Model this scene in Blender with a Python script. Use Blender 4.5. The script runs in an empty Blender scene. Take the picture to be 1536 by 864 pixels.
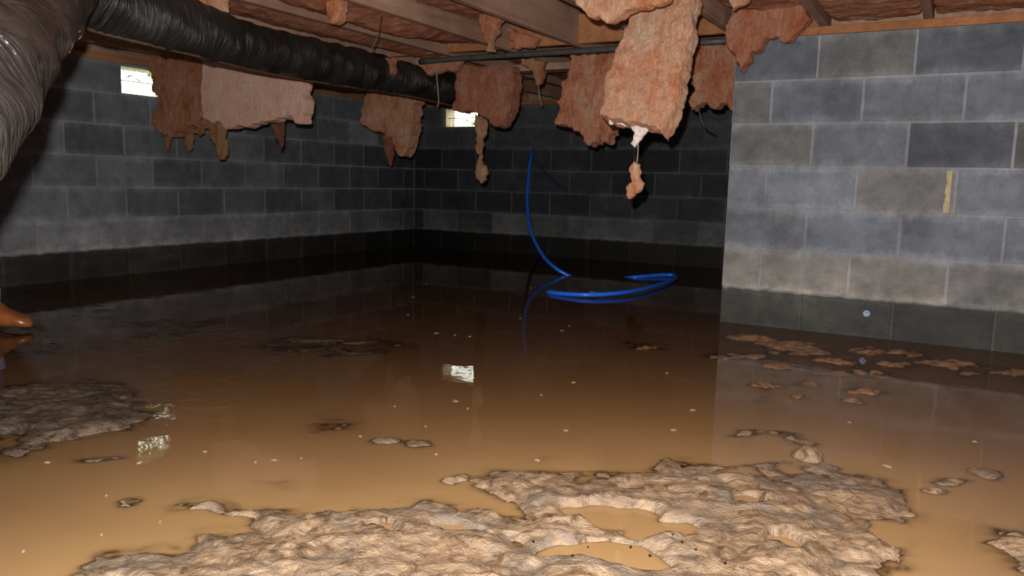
import bpy, bmesh, math, random
import numpy as np
from mathutils import Vector, Matrix

random.seed(7)
S = bpy.context.scene
C = S.collection

# ------------------------------------------------------------------ camera, world, flash, exposure
FPX, YAW, PITCH, ROLL, EYE = 1177.19, -.5083, .1356, .0238, .689
_cy, _sy = math.cos(YAW), math.sin(YAW)
FW = Vector((_sy*math.cos(PITCH), _cy*math.cos(PITCH), -math.sin(PITCH)))
_r = Vector((_cy, -_sy, 0)); _u = _r.cross(FW)
RT = _r*math.cos(ROLL) + _u*math.sin(ROLL)
UP = -_r*math.sin(ROLL) + _u*math.cos(ROLL)
ORG = Vector((0, 0, EYE))
cam = bpy.data.objects.new('camera', bpy.data.cameras.new('camera')); C.objects.link(cam)
cam.data.sensor_width = 36; cam.data.lens = 36*FPX/1536; cam.data.clip_start = .02
M = Matrix((RT, UP, -FW)).transposed().to_4x4(); M.translation = ORG
cam.matrix_world = M
S.camera = cam

W = bpy.data.worlds.new('overcast_sky'); S.world = W; W.use_nodes = True
W.node_tree.nodes['Background'].inputs[0].default_value = (1, 1, .9, 1)
W.node_tree.nodes['Background'].inputs[1].default_value = 5.5

fl = bpy.data.lights.new('camera_flash', 'POINT'); fl.energy = 430; fl.shadow_soft_size = .012
fl.color = (1, .985, .97)
flo = bpy.data.objects.new('camera_flash', fl); C.objects.link(flo)
flo.location = ORG + RT*-.03 + UP*.075 + FW*.02

S.view_settings.view_transform = 'Standard'; S.view_settings.look = 'None'
S.view_settings.gamma = 1; S.view_settings.use_curve_mapping = False
S.view_settings.exposure = 0

# ------------------------------------------------------------------ helpers
def ray(x, y): return FW + RT*((x-768)/FPX) + UP*((432-y)/FPX)
def at(x, y, t): return ORG + ray(x, y)*t                      # a sight line followed to depth t (metres)
def on(x, y, ax, v):                                           # ... followed to the plane axis=v
    d = ray(x, y); return ORG + d*((v-ORG[ax])/d[ax])

def tag(o, label=None, cat=None, group=None, kind=None):
    if label: o['label'] = label
    if cat: o['category'] = cat
    if group: o['group'] = group
    if kind: o['kind'] = kind
    return o
def link(name, me, mat=None, parent=None):
    o = bpy.data.objects.new(name, me); C.objects.link(o)
    if parent: o.parent = parent
    if mat and me is not None and not me.materials: me.materials.append(mat)
    return o
def empty(name, loc, label, cat, group=None):
    o = bpy.data.objects.new(name, None); C.objects.link(o); o.location = loc; o.empty_display_size = .1
    return tag(o, label, cat, group)
def kid(name, me, mat, parent):                                # a mesh in world coordinates under an Empty at parent.location
    o = link(name, me, mat, parent); o.matrix_parent_inverse = Matrix.Translation(-parent.location) if parent.type == 'EMPTY' else Matrix()
    return o
def mesh(bm, name='m', smooth=False):
    me = bpy.data.meshes.new(name); bm.to_mesh(me); bm.free()
    if smooth: me.polygons.foreach_set('use_smooth', [True]*len(me.polygons))
    return me
def add_box(bm, lo, hi):
    r = bmesh.ops.create_cube(bm, size=1)
    lo, hi = Vector(lo), Vector(hi)
    for v in r['verts']:
        v.co = Vector(((lo[i]+hi[i])/2 + v.co[i]*(hi[i]-lo[i]) for i in range(3)))
    return r
def box(lo, hi, bev=0):
    bm = bmesh.new(); add_box(bm, lo, hi)
    if bev: bmesh.ops.bevel(bm, geom=bm.edges[:], offset=bev, segments=1, affect='EDGES')
    return mesh(bm)
def catmull(P, n):
    P = [Vector(p) for p in P]; Q = [2*P[0]-P[1]] + P + [2*P[-1]-P[-2]]; out = []
    for i in range(1, len(Q)-2):
        a, b, c, d = Q[i-1:i+3]
        for k in range(n):
            t = k/n
            out.append(.5*((2*b) + (c-a)*t + (2*a-5*b+4*c-d)*t*t + (3*b-a-3*c+d)*t**3))
    return out + [P[-1]]
def tube(path, rad, seg=10, fn=None, cap=True):
    """rad: number or function of arclength; fn(s, angle) -> extra radius. UV = (metres along, turn)"""
    n = len(path); verts, faces, uvs = [], [], []
    t = (path[1]-path[0]).normalized(); nrm = t.orthogonal().normalized(); s = 0; ss = []
    for i, p in enumerate(path):
        t2 = (path[min(i+1, n-1)]-path[max(i-1, 0)]).normalized()
        nrm = (nrm - t2*nrm.dot(t2)).normalized(); bi = t2.cross(nrm)
        if i: s += (p-path[i-1]).length
        ss.append(s)
        for k in range(seg):
            a = 2*math.pi*k/seg
            r = (rad(s) if callable(rad) else rad) + (fn(s, a) if fn else 0)
            verts.append(p + (nrm*math.cos(a)+bi*math.sin(a))*r)
    for i in range(n-1):
        for k in range(seg):
            k2 = (k+1) % seg
            faces.append((i*seg+k, i*seg+k2, (i+1)*seg+k2, (i+1)*seg+k))
            uvs += [(ss[i], k/seg), (ss[i], (k+1)/seg), (ss[i+1], (k+1)/seg), (ss[i+1], k/seg)]
    if cap:
        faces.append(tuple(range(seg-1, -1, -1))); faces.append(tuple(range((n-1)*seg, n*seg)))
        uvs += [(0, 0)]*(2*seg)
    me = bpy.data.meshes.new('tube'); me.from_pydata(verts, [], faces)
    uv = me.uv_layers.new(name='UVMap'); uv.data.foreach_set('uv', np.array(uvs, 'f').ravel())
    me.polygons.foreach_set('use_smooth', [True]*len(me.polygons)); me.update()
    return me
def baked(o):
    dg = bpy.context.evaluated_depsgraph_get(); dg.update()
    me = bpy.data.meshes.new_from_object(o.evaluated_get(dg)); bpy.data.objects.remove(o)
    me.polygons.foreach_set('use_smooth', [True]*len(me.polygons))
    return me

# numpy value noise
_rng = np.random.default_rng(3); _tab = _rng.random((256, 256))
def vnoise(x, y):
    xi = np.floor(x).astype(int); yi = np.floor(y).astype(int); fx = x-xi; fy = y-yi
    fx = fx*fx*(3-2*fx); fy = fy*fy*(3-2*fy)
    g = lambda a, b: _tab[a & 255, b & 255]
    return (g(xi, yi)*(1-fx)+g(xi+1, yi)*fx)*(1-fy) + (g(xi, yi+1)*(1-fx)+g(xi+1, yi+1)*fx)*fy
def fbm(x, y, o=4):
    s = 0; a = .5
    for i in range(o): s = s + a*(vnoise(x*2**i+17*i, y*2**i+31*i)-.5); a *= .5
    return s*2

# ------------------------------------------------------------------ materials
class NT:
    def __init__(s, name):
        s.m = bpy.data.materials.new(name); s.m.use_nodes = True; s.t = s.m.node_tree
        s.b = s.t.nodes['Principled BSDF']; s.out = s.t.nodes['Material Output']
    def n(s, ty, **kw):
        nd = s.t.nodes.new(ty)
        for k, v in kw.items(): setattr(nd, k, v)
        return nd
    def l(s, a, b): s.t.links.new(a, b)
    def noise(s, vec, scale, detail=4, rough=.6, dist=0):
        nd = s.n('ShaderNodeTexNoise'); nd.inputs['Scale'].default_value = scale; nd.inputs['Detail'].default_value = detail
        nd.inputs['Roughness'].default_value = rough; nd.inputs['Distortion'].default_value = dist
        if vec: s.l(vec, nd.inputs['Vector'])
        return nd.outputs['Fac']
    def ramp(s, fac, stops):
        nd = s.n('ShaderNodeValToRGB'); s.l(fac, nd.inputs[0]); e = nd.color_ramp.elements
        while len(e) < len(stops): e.new(.5)
        for q, (p, c) in zip(e, stops):
            q.position = p; q.color = (c, c, c, 1) if not hasattr(c, '__len__') else (*c, 1)
        return nd.outputs[0]
    def mix(s, fac, a, b, mode='MIX'):
        nd = s.n('ShaderNodeMix', data_type='RGBA', blend_type=mode)
        for sock, v in ((nd.inputs[0], fac), (nd.inputs[6], a), (nd.inputs[7], b)):
            if hasattr(v, 'is_linked'): s.l(v, sock)
            elif hasattr(v, '__len__'): sock.default_value = (*v, 1)
            else: sock.default_value = v if sock.type == 'VALUE' else (v, v, v, 1)
        return nd.outputs[2]
    def math(s, op, a, b=0, clamp=False):
        nd = s.n('ShaderNodeMath', operation=op, use_clamp=clamp)
        for i, v in enumerate((a, b)):
            if hasattr(v, 'is_linked'): s.l(v, nd.inputs[i])
            else: nd.inputs[i].default_value = v
        return nd.outputs[0]
    def bump(s, h, strength, dist=.01):
        nd = s.n('ShaderNodeBump'); nd.inputs['Strength'].default_value = strength; nd.inputs['Distance'].default_value = dist
        s.l(h, nd.inputs['Height']); s.l(nd.outputs[0], s.b.inputs['Normal']); return nd
    def pos(s): return s.n('ShaderNodeNewGeometry').outputs['Position']
    def objc(s): return s.n('ShaderNodeTexCoord').outputs['Object']
    def oinfo(s, k): return s.n('ShaderNodeObjectInfo').outputs[k]
    def scale(s, v, sc):
        nd = s.n('ShaderNodeMapping'); nd.inputs['Scale'].default_value = sc; s.l(v, nd.inputs['Vector']); return nd.outputs[0]
    def set(s, **kw):
        for k, v in kw.items():
            k = k.replace('_', ' ')
            if hasattr(v, 'is_linked'): s.l(v, s.b.inputs[k])
            elif hasattr(v, '__len__'): s.b.inputs[k].default_value = (*v, 1)
            else: s.b.inputs[k].default_value = v

def concrete(name, own=None):
    """own colour (mortar) or the block's object colour; damp, darker band where the flood has soaked the wall"""
    t = NT(name); p = t.pos()
    base = t.oinfo('Color') if own is None else None
    big = t.noise(p, 3.2, 5, .65); mid = t.noise(p, 14, 6, .7); fine = t.noise(p, 160, 3, .7)
    shade = t.math('MULTIPLY', t.ramp(big, [(.3, .55), (.68, 1.0)]), t.ramp(mid, [(.28, .66), (.7, 1.0)]))
    shade = t.math('MULTIPLY', shade, t.ramp(fine, [(.3, .8), (.7, 1.0)]))
    shade = t.math('MULTIPLY', shade, 1.75)
    col = t.mix(1, base if base is not None else own, shade, 'MULTIPLY')
    ob = t.n('ShaderNodeSeparateXYZ'); t.l(t.objc(), ob.inputs[0])                 # mortar smeared over the block edges
    if own is None:
        ed = t.math('ABSOLUTE', t.math('SUBTRACT', ob.outputs[2], (.2032-.0115)/2)); er = t.n('ShaderNodeMapRange'); t.l(t.math('ADD', ed, t.math('MULTIPLY', t.math('SUBTRACT', mid, .5), .07)), er.inputs[0]); er.inputs[1].default_value = .062; er.inputs[2].default_value = .1
        col = t.mix(t.math('MULTIPLY', er.outputs[0], .75), col, t.mix(1, col, (1.5, 1.5, 1.46), 'MULTIPLY'))
    # pale lime bloom, strongest a little above the soaked band
    sep = t.n('ShaderNodeSeparateXYZ'); t.l(p, sep.inputs[0]); z = sep.outputs[2]
    zb = t.math('ADD', z, t.math('MULTIPLY', t.math('SUBTRACT', t.noise(p, 7, 4), .5), .12))
    low = t.n('ShaderNodeMapRange'); t.l(zb, low.inputs[0]); low.inputs[1].default_value = .36; low.inputs[2].default_value = .2
    bloom = t.math('MULTIPLY', low.outputs[0], t.ramp(t.noise(t.scale(p, (1, 1, 2.2)), 6, 6, .7), [(.4, 0), (.62, 1)]))
    col = t.mix(t.math('MULTIPLY', bloom, .55), col, t.mix(1, col, (1.9, 1.75, 1.45), 'MULTIPLY'))
    streak = t.ramp(t.noise(t.scale(p, (9, 9, 1.2)), 1.0, 5, .7), [(.56, 0), (.72, 1)])
    col = t.mix(t.math('MULTIPLY', streak, .35), col, t.mix(1, col, (1.55, 1.52, 1.5), 'MULTIPLY'))
    zw = t.math('ADD', z, t.math('MULTIPLY', t.math('SUBTRACT', t.noise(p, 22, 4), .5), .028))
    wet = t.n('ShaderNodeMapRange'); t.l(zw, wet.inputs[0]); wet.inputs[1].default_value = .188; wet.inputs[2].default_value = .172
    wetc = t.mix(1, col, (.2, .19, .155), 'MULTIPLY')
    rust = t.ramp(t.noise(t.scale(p, (11, 11, 3)), 1.0, 4, .7), [(.6, 0), (.72, 1)])
    wetc = t.mix(t.math('MULTIPLY', rust, .4), wetc, t.mix(1, wetc, (2.2, 1.1, .6), 'MULTIPLY'))
    col = t.mix(wet.outputs[0], col, wetc)
    t.set(Base_Color=col, Roughness=t.ramp(wet.outputs[0], [(0, .93), (1, .55)]), Specular_IOR_Level=.25)
    h = t.math('ADD', t.math('MULTIPLY', fine, .5), mid)
    t.bump(h, .55, .006)
    return t.m
M_block = concrete('concrete_block')
M_mortar = concrete('mortar_pale', (.205, .215, .235))
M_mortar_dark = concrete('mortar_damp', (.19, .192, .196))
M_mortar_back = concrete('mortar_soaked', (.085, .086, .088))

def wood(name, a, b):
    t = NT(name); p = t.pos()
    g = t.noise(t.scale(p, (22, 1.3, 22)), 1, 5, .65, .4); m = t.noise(p, 2.5, 3)
    col = t.mix(t.ramp(g, [(.3, 0), (.7, 1)]), a, b)
    col = t.mix(t.ramp(m, [(.35, .55), (.6, 0)]), col, t.mix(1, col, (.45, .4, .36), 'MULTIPLY'))
    t.set(Base_Color=col, Roughness=.8, Specular_IOR_Level=.2); t.bump(g, .4, .004); return t.m
M_joist = wood('aged_pine', (.26, .145, .095), (.40, .245, .17))
M_sill = wood('treated_pine', (.25, .10, .04), (.38, .17, .075))
M_sub = wood('subfloor_board', (.26, .14, .085), (.38, .22, .14))

def insulation(name, lo=(.66, .245, .115), hi=(.80, .50, .34), dark=.6, fibre=.5):
    t = NT(name); p = t.objc(); pw = t.pos()
    fib = t.noise(t.scale(pw, (60, 60, 16)), 1, 6, .8, 1.5); big = t.noise(t.scale(pw, (11, 11, 5)), 1, 5, .7, .8); cl = t.noise(pw, 22, 6, .75, .8); ft = t.noise(t.scale(pw, (210, 210, 70)), 1, 4, .8, 1)
    col = t.mix(t.ramp(big, [(.36, 0), (.62, 1)]), lo, hi)
    col = t.mix(t.ramp(cl, [(.34, dark), (.5, 0)]), col, (.46, .155, .08))
    col = t.mix(t.ramp(fib, [(.34, fibre), (.56, 0)]), col, t.mix(1, col, (.5, .42, .36), 'MULTIPLY'))
    col = t.mix(t.ramp(ft, [(.58, 0), (.75, .5)]), col, (.85, .62, .46))
    col = t.mix(1, col, t.oinfo('Color'), 'MULTIPLY')
    col = t.mix(1, col, (.93, .93, .93), 'DARKEN')
    t.set(Base_Color=col, Roughness=1, Specular_IOR_Level=.05)
    t.bump(t.math('ADD', fib, t.math('ADD', t.math('MULTIPLY', cl, .7), t.math('MULTIPLY', ft, .4))), 1.0, .022)
    return t.m
M_ins = insulation('fiberglass_wool')
M_pink = insulation('smooth_pink_wool', (.90, .50, .365), (.93, .62, .49), .15, .2)
M_orange = insulation('pale_orange_wool', (.80, .34, .175), (.90, .60, .42), .45, .45)

def ducting(name, base, rough, spec=.6):
    t = NT(name); uv = t.n('ShaderNodeUVMap').outputs[0]
    wr = t.noise(t.scale(uv, (75, 5, 1)), 1, 5, .6, 1.6); w2 = t.noise(t.scale(uv, (24, 3, 1)), 1, 4, .6, .8)
    dust = t.noise(t.pos(), 5, 5, .65)
    col = t.mix(t.ramp(dust, [(.35, 0), (.7, 1)]), base, tuple(x*2.1+.008 for x in base))
    t.set(Base_Color=col, Roughness=t.ramp(dust, [(.3, rough), (.7, rough+.13)]), Specular_IOR_Level=spec)
    t.bump(t.math('ADD', wr, t.math('MULTIPLY', w2, 1.2)), .8, .012); return t.m
M_duct = ducting('black_vapour_sleeve', (.011, .010, .009), .27, .35)
M_duct2 = ducting('grey_brown_vapour_sleeve', (.015, .013, .0125), .09, .8)

def plain(name, c, rough=.6, spec=.4, metal=0, var=.25, sc=30):
    t = NT(name); f = t.noise(t.pos(), sc, 4)
    t.set(Base_Color=t.mix(t.ramp(f, [(.3, 0), (.7, 1)]), tuple(x*(1-var) for x in c), tuple(min(1, x*(1+var)) for x in c)),
          Roughness=rough, Specular_IOR_Level=spec, Metallic=metal)
    t.bump(f, .15, .003); return t.m
M_hose = plain('blue_tubing', (.022, .17, .9), .3, .5, 0, .12)
M_pipe = plain('grey_pipe', (.055, .055, .052), .5, .4)
M_steel = plain('galvanised_steel', (.2, .25, .33), .5, .4, .3)
M_vent = plain('vent_frame_metal', (.42, .34, .22), .5, .4, .2)
M_wire = plain('dark_wire', (.06, .055, .05), .5)
M_string = plain('pale_thread', (.26, .21, .16), .9, .1)
M_paper = plain('pale_facing_paper', (.55, .47, .42), .9, .1, 0, .3, 60)
M_foam = plain('pale_silt_scum', (.19, .135, .085), .7, .3)
M_leather = plain('brown_boot_leather', (.24, .075, .022), .32, .6, 0, .3, 18)
M_sole = plain('boot_sole_rubber', (.09, .035, .014), .5, .5)
M_denim = plain('blue_denim', (.03, .045, .14), .9, .1, 0, .35, 120)
M_denim_pale = plain('worn_pale_denim', (.2, .25, .42), .9, .1, 0, .35, 120)
M_shirt = plain('dark_work_jacket', (.035, .04, .06), .9, .1)
M_skin = plain('skin', (.5, .3, .21), .55, .35, 0, .1)
M_hair = plain('short_brown_hair', (.05, .03, .018), .7)
M_tan = plain('tan_joint_filler', (.42, .35, .2), .9, .1)
M_crumb = plain('dark_bark_crumb', (.012, .009, .007), .95, .05)
M_leaf = plain('green_leaf', (.2, .34, .06), .6)

def mud():
    t = NT('wet_clay_mud'); p = t.pos()
    warp = t.scale(p, (1, 1, 1)); big = t.noise(p, 4.5, 5, .65, .8); mid = t.noise(p, 18, 6, .7, 1.5); fine = t.noise(p, 90, 5, .7)
    col = t.mix(t.ramp(big, [(.35, 0), (.62, 1)]), (.20, .13, .075), (.29, .205, .128))
    col = t.mix(t.ramp(mid, [(.38, .95), (.52, 0)]), col, (.095, .06, .034))  # low spots darkened: crevice shadow painted into the mud colour
    col = t.mix(t.ramp(mid, [(.58, 0), (.72, .7)]), col, (.36, .265, .18))
    col = t.mix(t.ramp(t.noise(p, 5, 5, .65, .8), [(.46, 0), (.6, .85)]), col, (.145, .115, .085))
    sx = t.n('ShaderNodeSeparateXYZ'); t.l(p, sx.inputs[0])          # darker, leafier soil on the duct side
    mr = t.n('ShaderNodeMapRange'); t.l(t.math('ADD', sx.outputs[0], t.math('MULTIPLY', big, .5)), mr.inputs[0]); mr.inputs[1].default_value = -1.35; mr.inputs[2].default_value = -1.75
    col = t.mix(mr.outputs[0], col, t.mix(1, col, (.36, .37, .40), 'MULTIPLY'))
    mo = t.n('ShaderNodeMapRange'); t.l(t.math('ADD', sx.outputs[1], t.math('MULTIPLY', big, .4)), mo.inputs[0]); mo.inputs[1].default_value = 2.6; mo.inputs[2].default_value = 3.0
    col = t.mix(t.math('MULTIPLY', mo.outputs[0], .7), col, t.mix(t.ramp(mid, [(.4, 0), (.6, 1)]), (.13, .06, .025), (.42, .21, .08)))   # orange clay washed up along the pale wall
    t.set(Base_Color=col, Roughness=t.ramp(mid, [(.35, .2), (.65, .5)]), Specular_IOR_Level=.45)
    t.bump(t.math('ADD', mid, t.math('MULTIPLY', fine, .45)), .8, .014); return t.m
M_mud = mud()

def water():
    t = NT('muddy_flood_water'); p = t.pos(); t.t.nodes.remove(t.b)
    dep = t.n('ShaderNodeAttribute', attribute_name='depth').outputs['Fac']
    opa = t.math('SUBTRACT', 1, t.math('POWER', 2.718, t.math('MULTIPLY', dep, -230)), True)
    silt_falloff = t.noise(p, 2.2, 4, .6, .8)
    near = t.n('ShaderNodeAttribute', attribute_name='silt_falloff').outputs['Fac']     # silty tan by the bank; flash fall-off painted in as darker water farther out
    col = t.mix(t.math('ADD', near, t.math('MULTIPLY', t.math('SUBTRACT', silt_falloff, .5), .35), True), (.125, .056, .025), (.30, .185, .08))
    dif = t.n('ShaderNodeBsdfDiffuse'); t.l(col, dif.inputs['Color'])
    tr = t.n('ShaderNodeBsdfTransparent'); tr.inputs[0].default_value = (.92, .8, .62, 1)
    body = t.n('ShaderNodeMixShader'); t.l(opa, body.inputs[0]); t.l(tr.outputs[0], body.inputs[1]); t.l(dif.outputs[0], body.inputs[2])
    bp = t.n('ShaderNodeBump'); bp.inputs['Strength'].default_value = .05; bp.inputs['Distance'].default_value = .02
    rip = t.n('ShaderNodeAttribute', attribute_name='ripple').outputs['Fac']        # wavelets spreading from the boots
    t.l(t.math('ADD', t.noise(p, 5, 3, .5), t.math('MULTIPLY', rip, t.math('MULTIPLY', t.noise(t.scale(p, (1, 1, 1)), 15, 2, .4), 24))), bp.inputs['Height'])
    gl = t.n('ShaderNodeBsdfGlossy'); gl.inputs['Roughness'].default_value = .015; t.l(bp.outputs[0], gl.inputs['Normal'])
    fr = t.n('ShaderNodeFresnel'); fr.inputs[0].default_value = 1.333; t.l(bp.outputs[0], fr.inputs['Normal'])
    mx = t.n('ShaderNodeMixShader'); t.l(fr.outputs[0], mx.inputs[0]); t.l(body.outputs[0], mx.inputs[1]); t.l(gl.outputs[0], mx.inputs[2])
    back = t.math('SUBTRACT', 1, fr.outputs[0])                                     # light crosses the surface going in as well as out
    t.l(t.mix(1, col, back, 'MULTIPLY'), dif.inputs['Color'])
    t.l(mx.outputs[0], t.out.inputs[0]); return t.m
M_water = water()

# ------------------------------------------------------------------ block walls
BW, CH, JT = .4064, .2032, .0115
Z6 = .178                                   # mortar line at the top of the soaked course; water stands at z = 0
ZTOP = Z6 + 6*CH                            # 1.397
XL, YB, YR, XR = -4.839, 6.578, 3.986, -1.0
YN, XE = -2.6, 3.4                          # wall behind the camera, wall far right
_bm = {}
def block_mesh(w, flip):
    """front face lies in local y = 0 looking to -y, length along x; edges worn"""
    k = (round(w, 3), flip)
    if k not in _bm:
        bm = bmesh.new(); add_box(bm, (0, 0, 0), (w, .06, CH-JT))
        fe = [e for e in bm.edges if all(abs(v.co.y) < 1e-6 for v in e.verts)]
        bmesh.ops.bevel(bm, geom=fe, offset=.0045, segments=2, profile=.6, affect='EDGES')
        me = mesh(bm); me.materials.append(M_block); _bm[k] = me
    return _bm[k]
def core(boxes, name, mat, label):
    bm = bmesh.new()
    for lo, hi in boxes: add_box(bm, lo, hi)
    return tag(link(name, mesh(bm), mat), label, 'wall', None, 'structure')
REC = .003
def lay(wall, frame, s0, s1, offs, tone, hole=None, first=0, last=6):
    """frame(s) -> matrix of a point s metres along the wall; offs = joint phase for even / odd courses"""
    for c in range(first, last+1):
        z = ZTOP - (c+1)*CH + JT/2
        j = [s0]; o = offs[c % 2]; k = math.ceil((s0+.06-o)/BW)
        while o+k*BW < s1-.06: j.append(o+k*BW); k += 1
        j.append(s1)
        for a, b in zip(j, j[1:]):
            segs = [(a, b)]
            if hole and c == 0:
                segs = [(p, q) for p, q in ((a, min(b, hole[0])), (max(a, hole[1]), b)) if q-p > .05]
            for p, q in segs:
                p2, q2 = p+JT/2, q-JT/2
                o2 = link('concrete_block', block_mesh(q2-p2, 0), None, wall)
                mm = frame(p2).copy(); mm.translation.z = z
                jit = random.uniform(-.0022, .0022)
                mm = mm @ Matrix.Translation((0, jit, random.uniform(-.001, .001)))
                o2.matrix_world = mm
                o2.color = (*tone(c, (p+q)/2), 1)
def rnd(a, s): return a*random.uniform(1-s, 1+s)

# right wall: dry, pale blue-grey
wr = core([((XR+.004, YR+REC, -.35), (XE, YR+.2, ZTOP-.003))], 'wall_right', M_mortar, 'pale grey concrete block wall jutting into the flooded crawl space')
def tone_r(c, s):
    v = rnd(.148, .13)*(1.1 if c >= 3 else 1)
    if random.random() < .22: v *= .72
    if c in (0, 1, 2): v *= .9
    if random.random() < .12: return (v*.96, v*.98, v*1.0)
    if c == 5: return (v*1.05, v*1.04, v*1.0)
    w = random.uniform(-.03, .02)
    return (v*(.88-w), v*.98, v*(1.14+w))
lay(wr, lambda s: Matrix.Translation((s, YR, 0)), XR, 2.6, (.2, .0), tone_r)
# its return towards the back wall, facing left
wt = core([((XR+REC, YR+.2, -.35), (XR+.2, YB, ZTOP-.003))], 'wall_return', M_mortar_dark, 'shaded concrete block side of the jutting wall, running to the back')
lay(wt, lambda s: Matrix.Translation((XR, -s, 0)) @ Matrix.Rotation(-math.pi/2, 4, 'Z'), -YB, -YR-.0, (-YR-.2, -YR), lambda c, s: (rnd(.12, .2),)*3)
# left wall with a vent opening in the top course
VL = (3.352, 3.752); ZV0, ZV1 = Z6+5*CH+.004, ZTOP-.012
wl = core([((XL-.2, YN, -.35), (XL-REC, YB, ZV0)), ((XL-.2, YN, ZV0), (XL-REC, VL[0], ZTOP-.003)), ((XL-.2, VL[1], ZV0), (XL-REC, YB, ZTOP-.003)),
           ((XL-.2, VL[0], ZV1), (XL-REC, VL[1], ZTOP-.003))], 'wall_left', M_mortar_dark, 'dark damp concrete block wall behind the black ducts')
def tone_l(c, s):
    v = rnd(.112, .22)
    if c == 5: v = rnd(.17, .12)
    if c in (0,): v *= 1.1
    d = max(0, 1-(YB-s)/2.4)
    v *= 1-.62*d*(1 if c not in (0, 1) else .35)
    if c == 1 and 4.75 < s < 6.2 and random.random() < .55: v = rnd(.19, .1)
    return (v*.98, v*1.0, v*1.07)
# (the left wall is laid along +y facing +x)
def frame_l(s): return Matrix.Translation((XL, s, 0)) @ Matrix.Rotation(math.pi/2, 4, 'Z')
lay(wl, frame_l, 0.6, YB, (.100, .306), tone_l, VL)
# back wall with a vent opening
VB = (-4.49, -4.09)
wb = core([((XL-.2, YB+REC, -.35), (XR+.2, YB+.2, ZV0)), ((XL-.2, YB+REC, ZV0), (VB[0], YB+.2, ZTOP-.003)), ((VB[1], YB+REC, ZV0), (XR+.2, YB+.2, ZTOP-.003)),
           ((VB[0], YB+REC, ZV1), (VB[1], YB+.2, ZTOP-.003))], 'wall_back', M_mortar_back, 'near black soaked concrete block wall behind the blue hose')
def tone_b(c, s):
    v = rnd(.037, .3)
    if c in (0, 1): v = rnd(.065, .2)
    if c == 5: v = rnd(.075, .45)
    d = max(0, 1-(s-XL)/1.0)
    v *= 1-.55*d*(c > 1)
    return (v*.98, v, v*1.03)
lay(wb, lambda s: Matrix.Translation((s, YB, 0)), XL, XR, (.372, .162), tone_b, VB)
# plain enclosing walls outside the view
M_far = concrete('block_wall_unseen', (.14, .14, .145))
core([((XL, YN-.2, -.35), (XE, YN, ZTOP))], 'wall_near', M_far, 'plain grey block wall behind the photographer')
core([((XE, YN-.2, -.35), (XE+.2, YR+.2, ZTOP))], 'wall_end', M_far, 'plain grey block wall closing the right end')

# tan filler in one upright joint of the right wall, galvanised anchor in the soaked course
bm = bmesh.new(); x0 = on(1424, 290, 1, YR).x
for k in range(9):
    z = Z6+2*CH+.008+k*.0205; w = random.uniform(.010, .02)
    add_box(bm, (x0-w, YR-.006-random.random()*.003, z), (x0+.004, YR+.01, z+.0225))
link('joint_filler', mesh(bm), M_tan, wr)
p = on(1300, 470, 1, YR)
bm = bmesh.new(); bmesh.ops.create_cone(bm, cap_ends=True, segments=20, radius1=.017, radius2=.015, depth=.008, matrix=Matrix.Translation((p.x, YR-.003, p.z)) @ Matrix.Rotation(math.pi/2, 4, 'X'))
bolt = empty('anchor_bolt', (p.x, YR-.002, p.z), 'small round galvanised anchor set in the wet bottom course of the pale wall', 'bolt')
kid('washer', mesh(bm), M_steel, bolt)
bm = bmesh.new(); bmesh.ops.create_cone(bm, cap_ends=True, segments=6, radius1=.009, radius2=.008, depth=.012, matrix=Matrix.Translation((p.x, YR-.012, p.z)) @ Matrix.Rotation(math.pi/2, 4, 'X'))
kid('bolt_head', mesh(bm), M_steel, bolt)

# ------------------------------------------------------------------ ceiling: subfloor, joists, blocking, sill plates
ZJ, JH = ZTOP+.038, .20
ceil = tag(link('ceiling', box((XL-.25, YN-.25, ZJ+JH+.018), (XE+.25, YB+.25, ZJ+JH+.05)), M_sub), 'underside of the house floor, boards on wooden joists', 'ceiling', None, 'structure')
y = YN
pm = box((XL-.2, 0, 0), (XE+.2, .136, .018), .002)
while y < YB:                               # subfloor boards across the joists
    o = link('subfloor_plank', pm, M_sub, ceil); o.location = (0, y, ZJ+JH); y += .14
JX = [-.17-.4335*k for k in range(-7, 11)]
jm = box((-.019, YN-.18, ZJ), (.019, YB+.18, ZJ+JH), .003)
for x in JX:
    o = link('floor_joist', jm, M_joist, ceil); o.location = (x, 0, random.uniform(-.002, .004))
for lo, hi in (((XR-.02, YR+.003, ZTOP), (XE, YR+.14, ZJ)), ((XL-.15, YB+.01, ZTOP), (XR, YB+.15, ZJ)), ((XL-.15, YN, ZTOP), (XL-.012, YB, ZJ)),
               ((XR+.01, YR+.14, ZTOP), (XR+.15, YB, ZJ)), ((XL, YN-.15, ZTOP), (XE, YN, ZJ)), ((XE, YN-.2, ZTOP), (XE+.15, YR+.2, ZJ))):
    link('sill_plate', box(lo, hi, .002), M_sill, ceil)
for lo, hi in (((XL-.16, YN-.2, ZJ), (XL-.12, YB+.2, ZJ+JH)), ((XL-.2, YB+.16, ZJ), (XR+.2, YB+.2, ZJ+JH)), ((XL-.2, YN-.2, ZJ), (XE+.2, YN-.16, ZJ+JH)), ((XE+.12, YN-.2, ZJ), (XE+.16, YB, ZJ+JH)), ((XR, YR+.12, ZJ), (XE+.2, YR+.15, ZJ+JH))):
    link('rim_board', box(lo, hi), M_joist, ceil)
for a, b in zip(JX[1:], JX[2:]):            # solid blocking between joists in line with the jutting wall
    if -3.9 < b < XR-.0: link('blocking', box((b+.02, 4.06, ZJ+.012), (a-.02, 4.098, ZJ+JH-.03), .002), M_sill, ceil)
link('ledger_board', box((XL+.02, 4.55, ZJ-.045), (XR-.005, 4.68, ZJ-.002), .002), M_joist, ceil)

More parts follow.
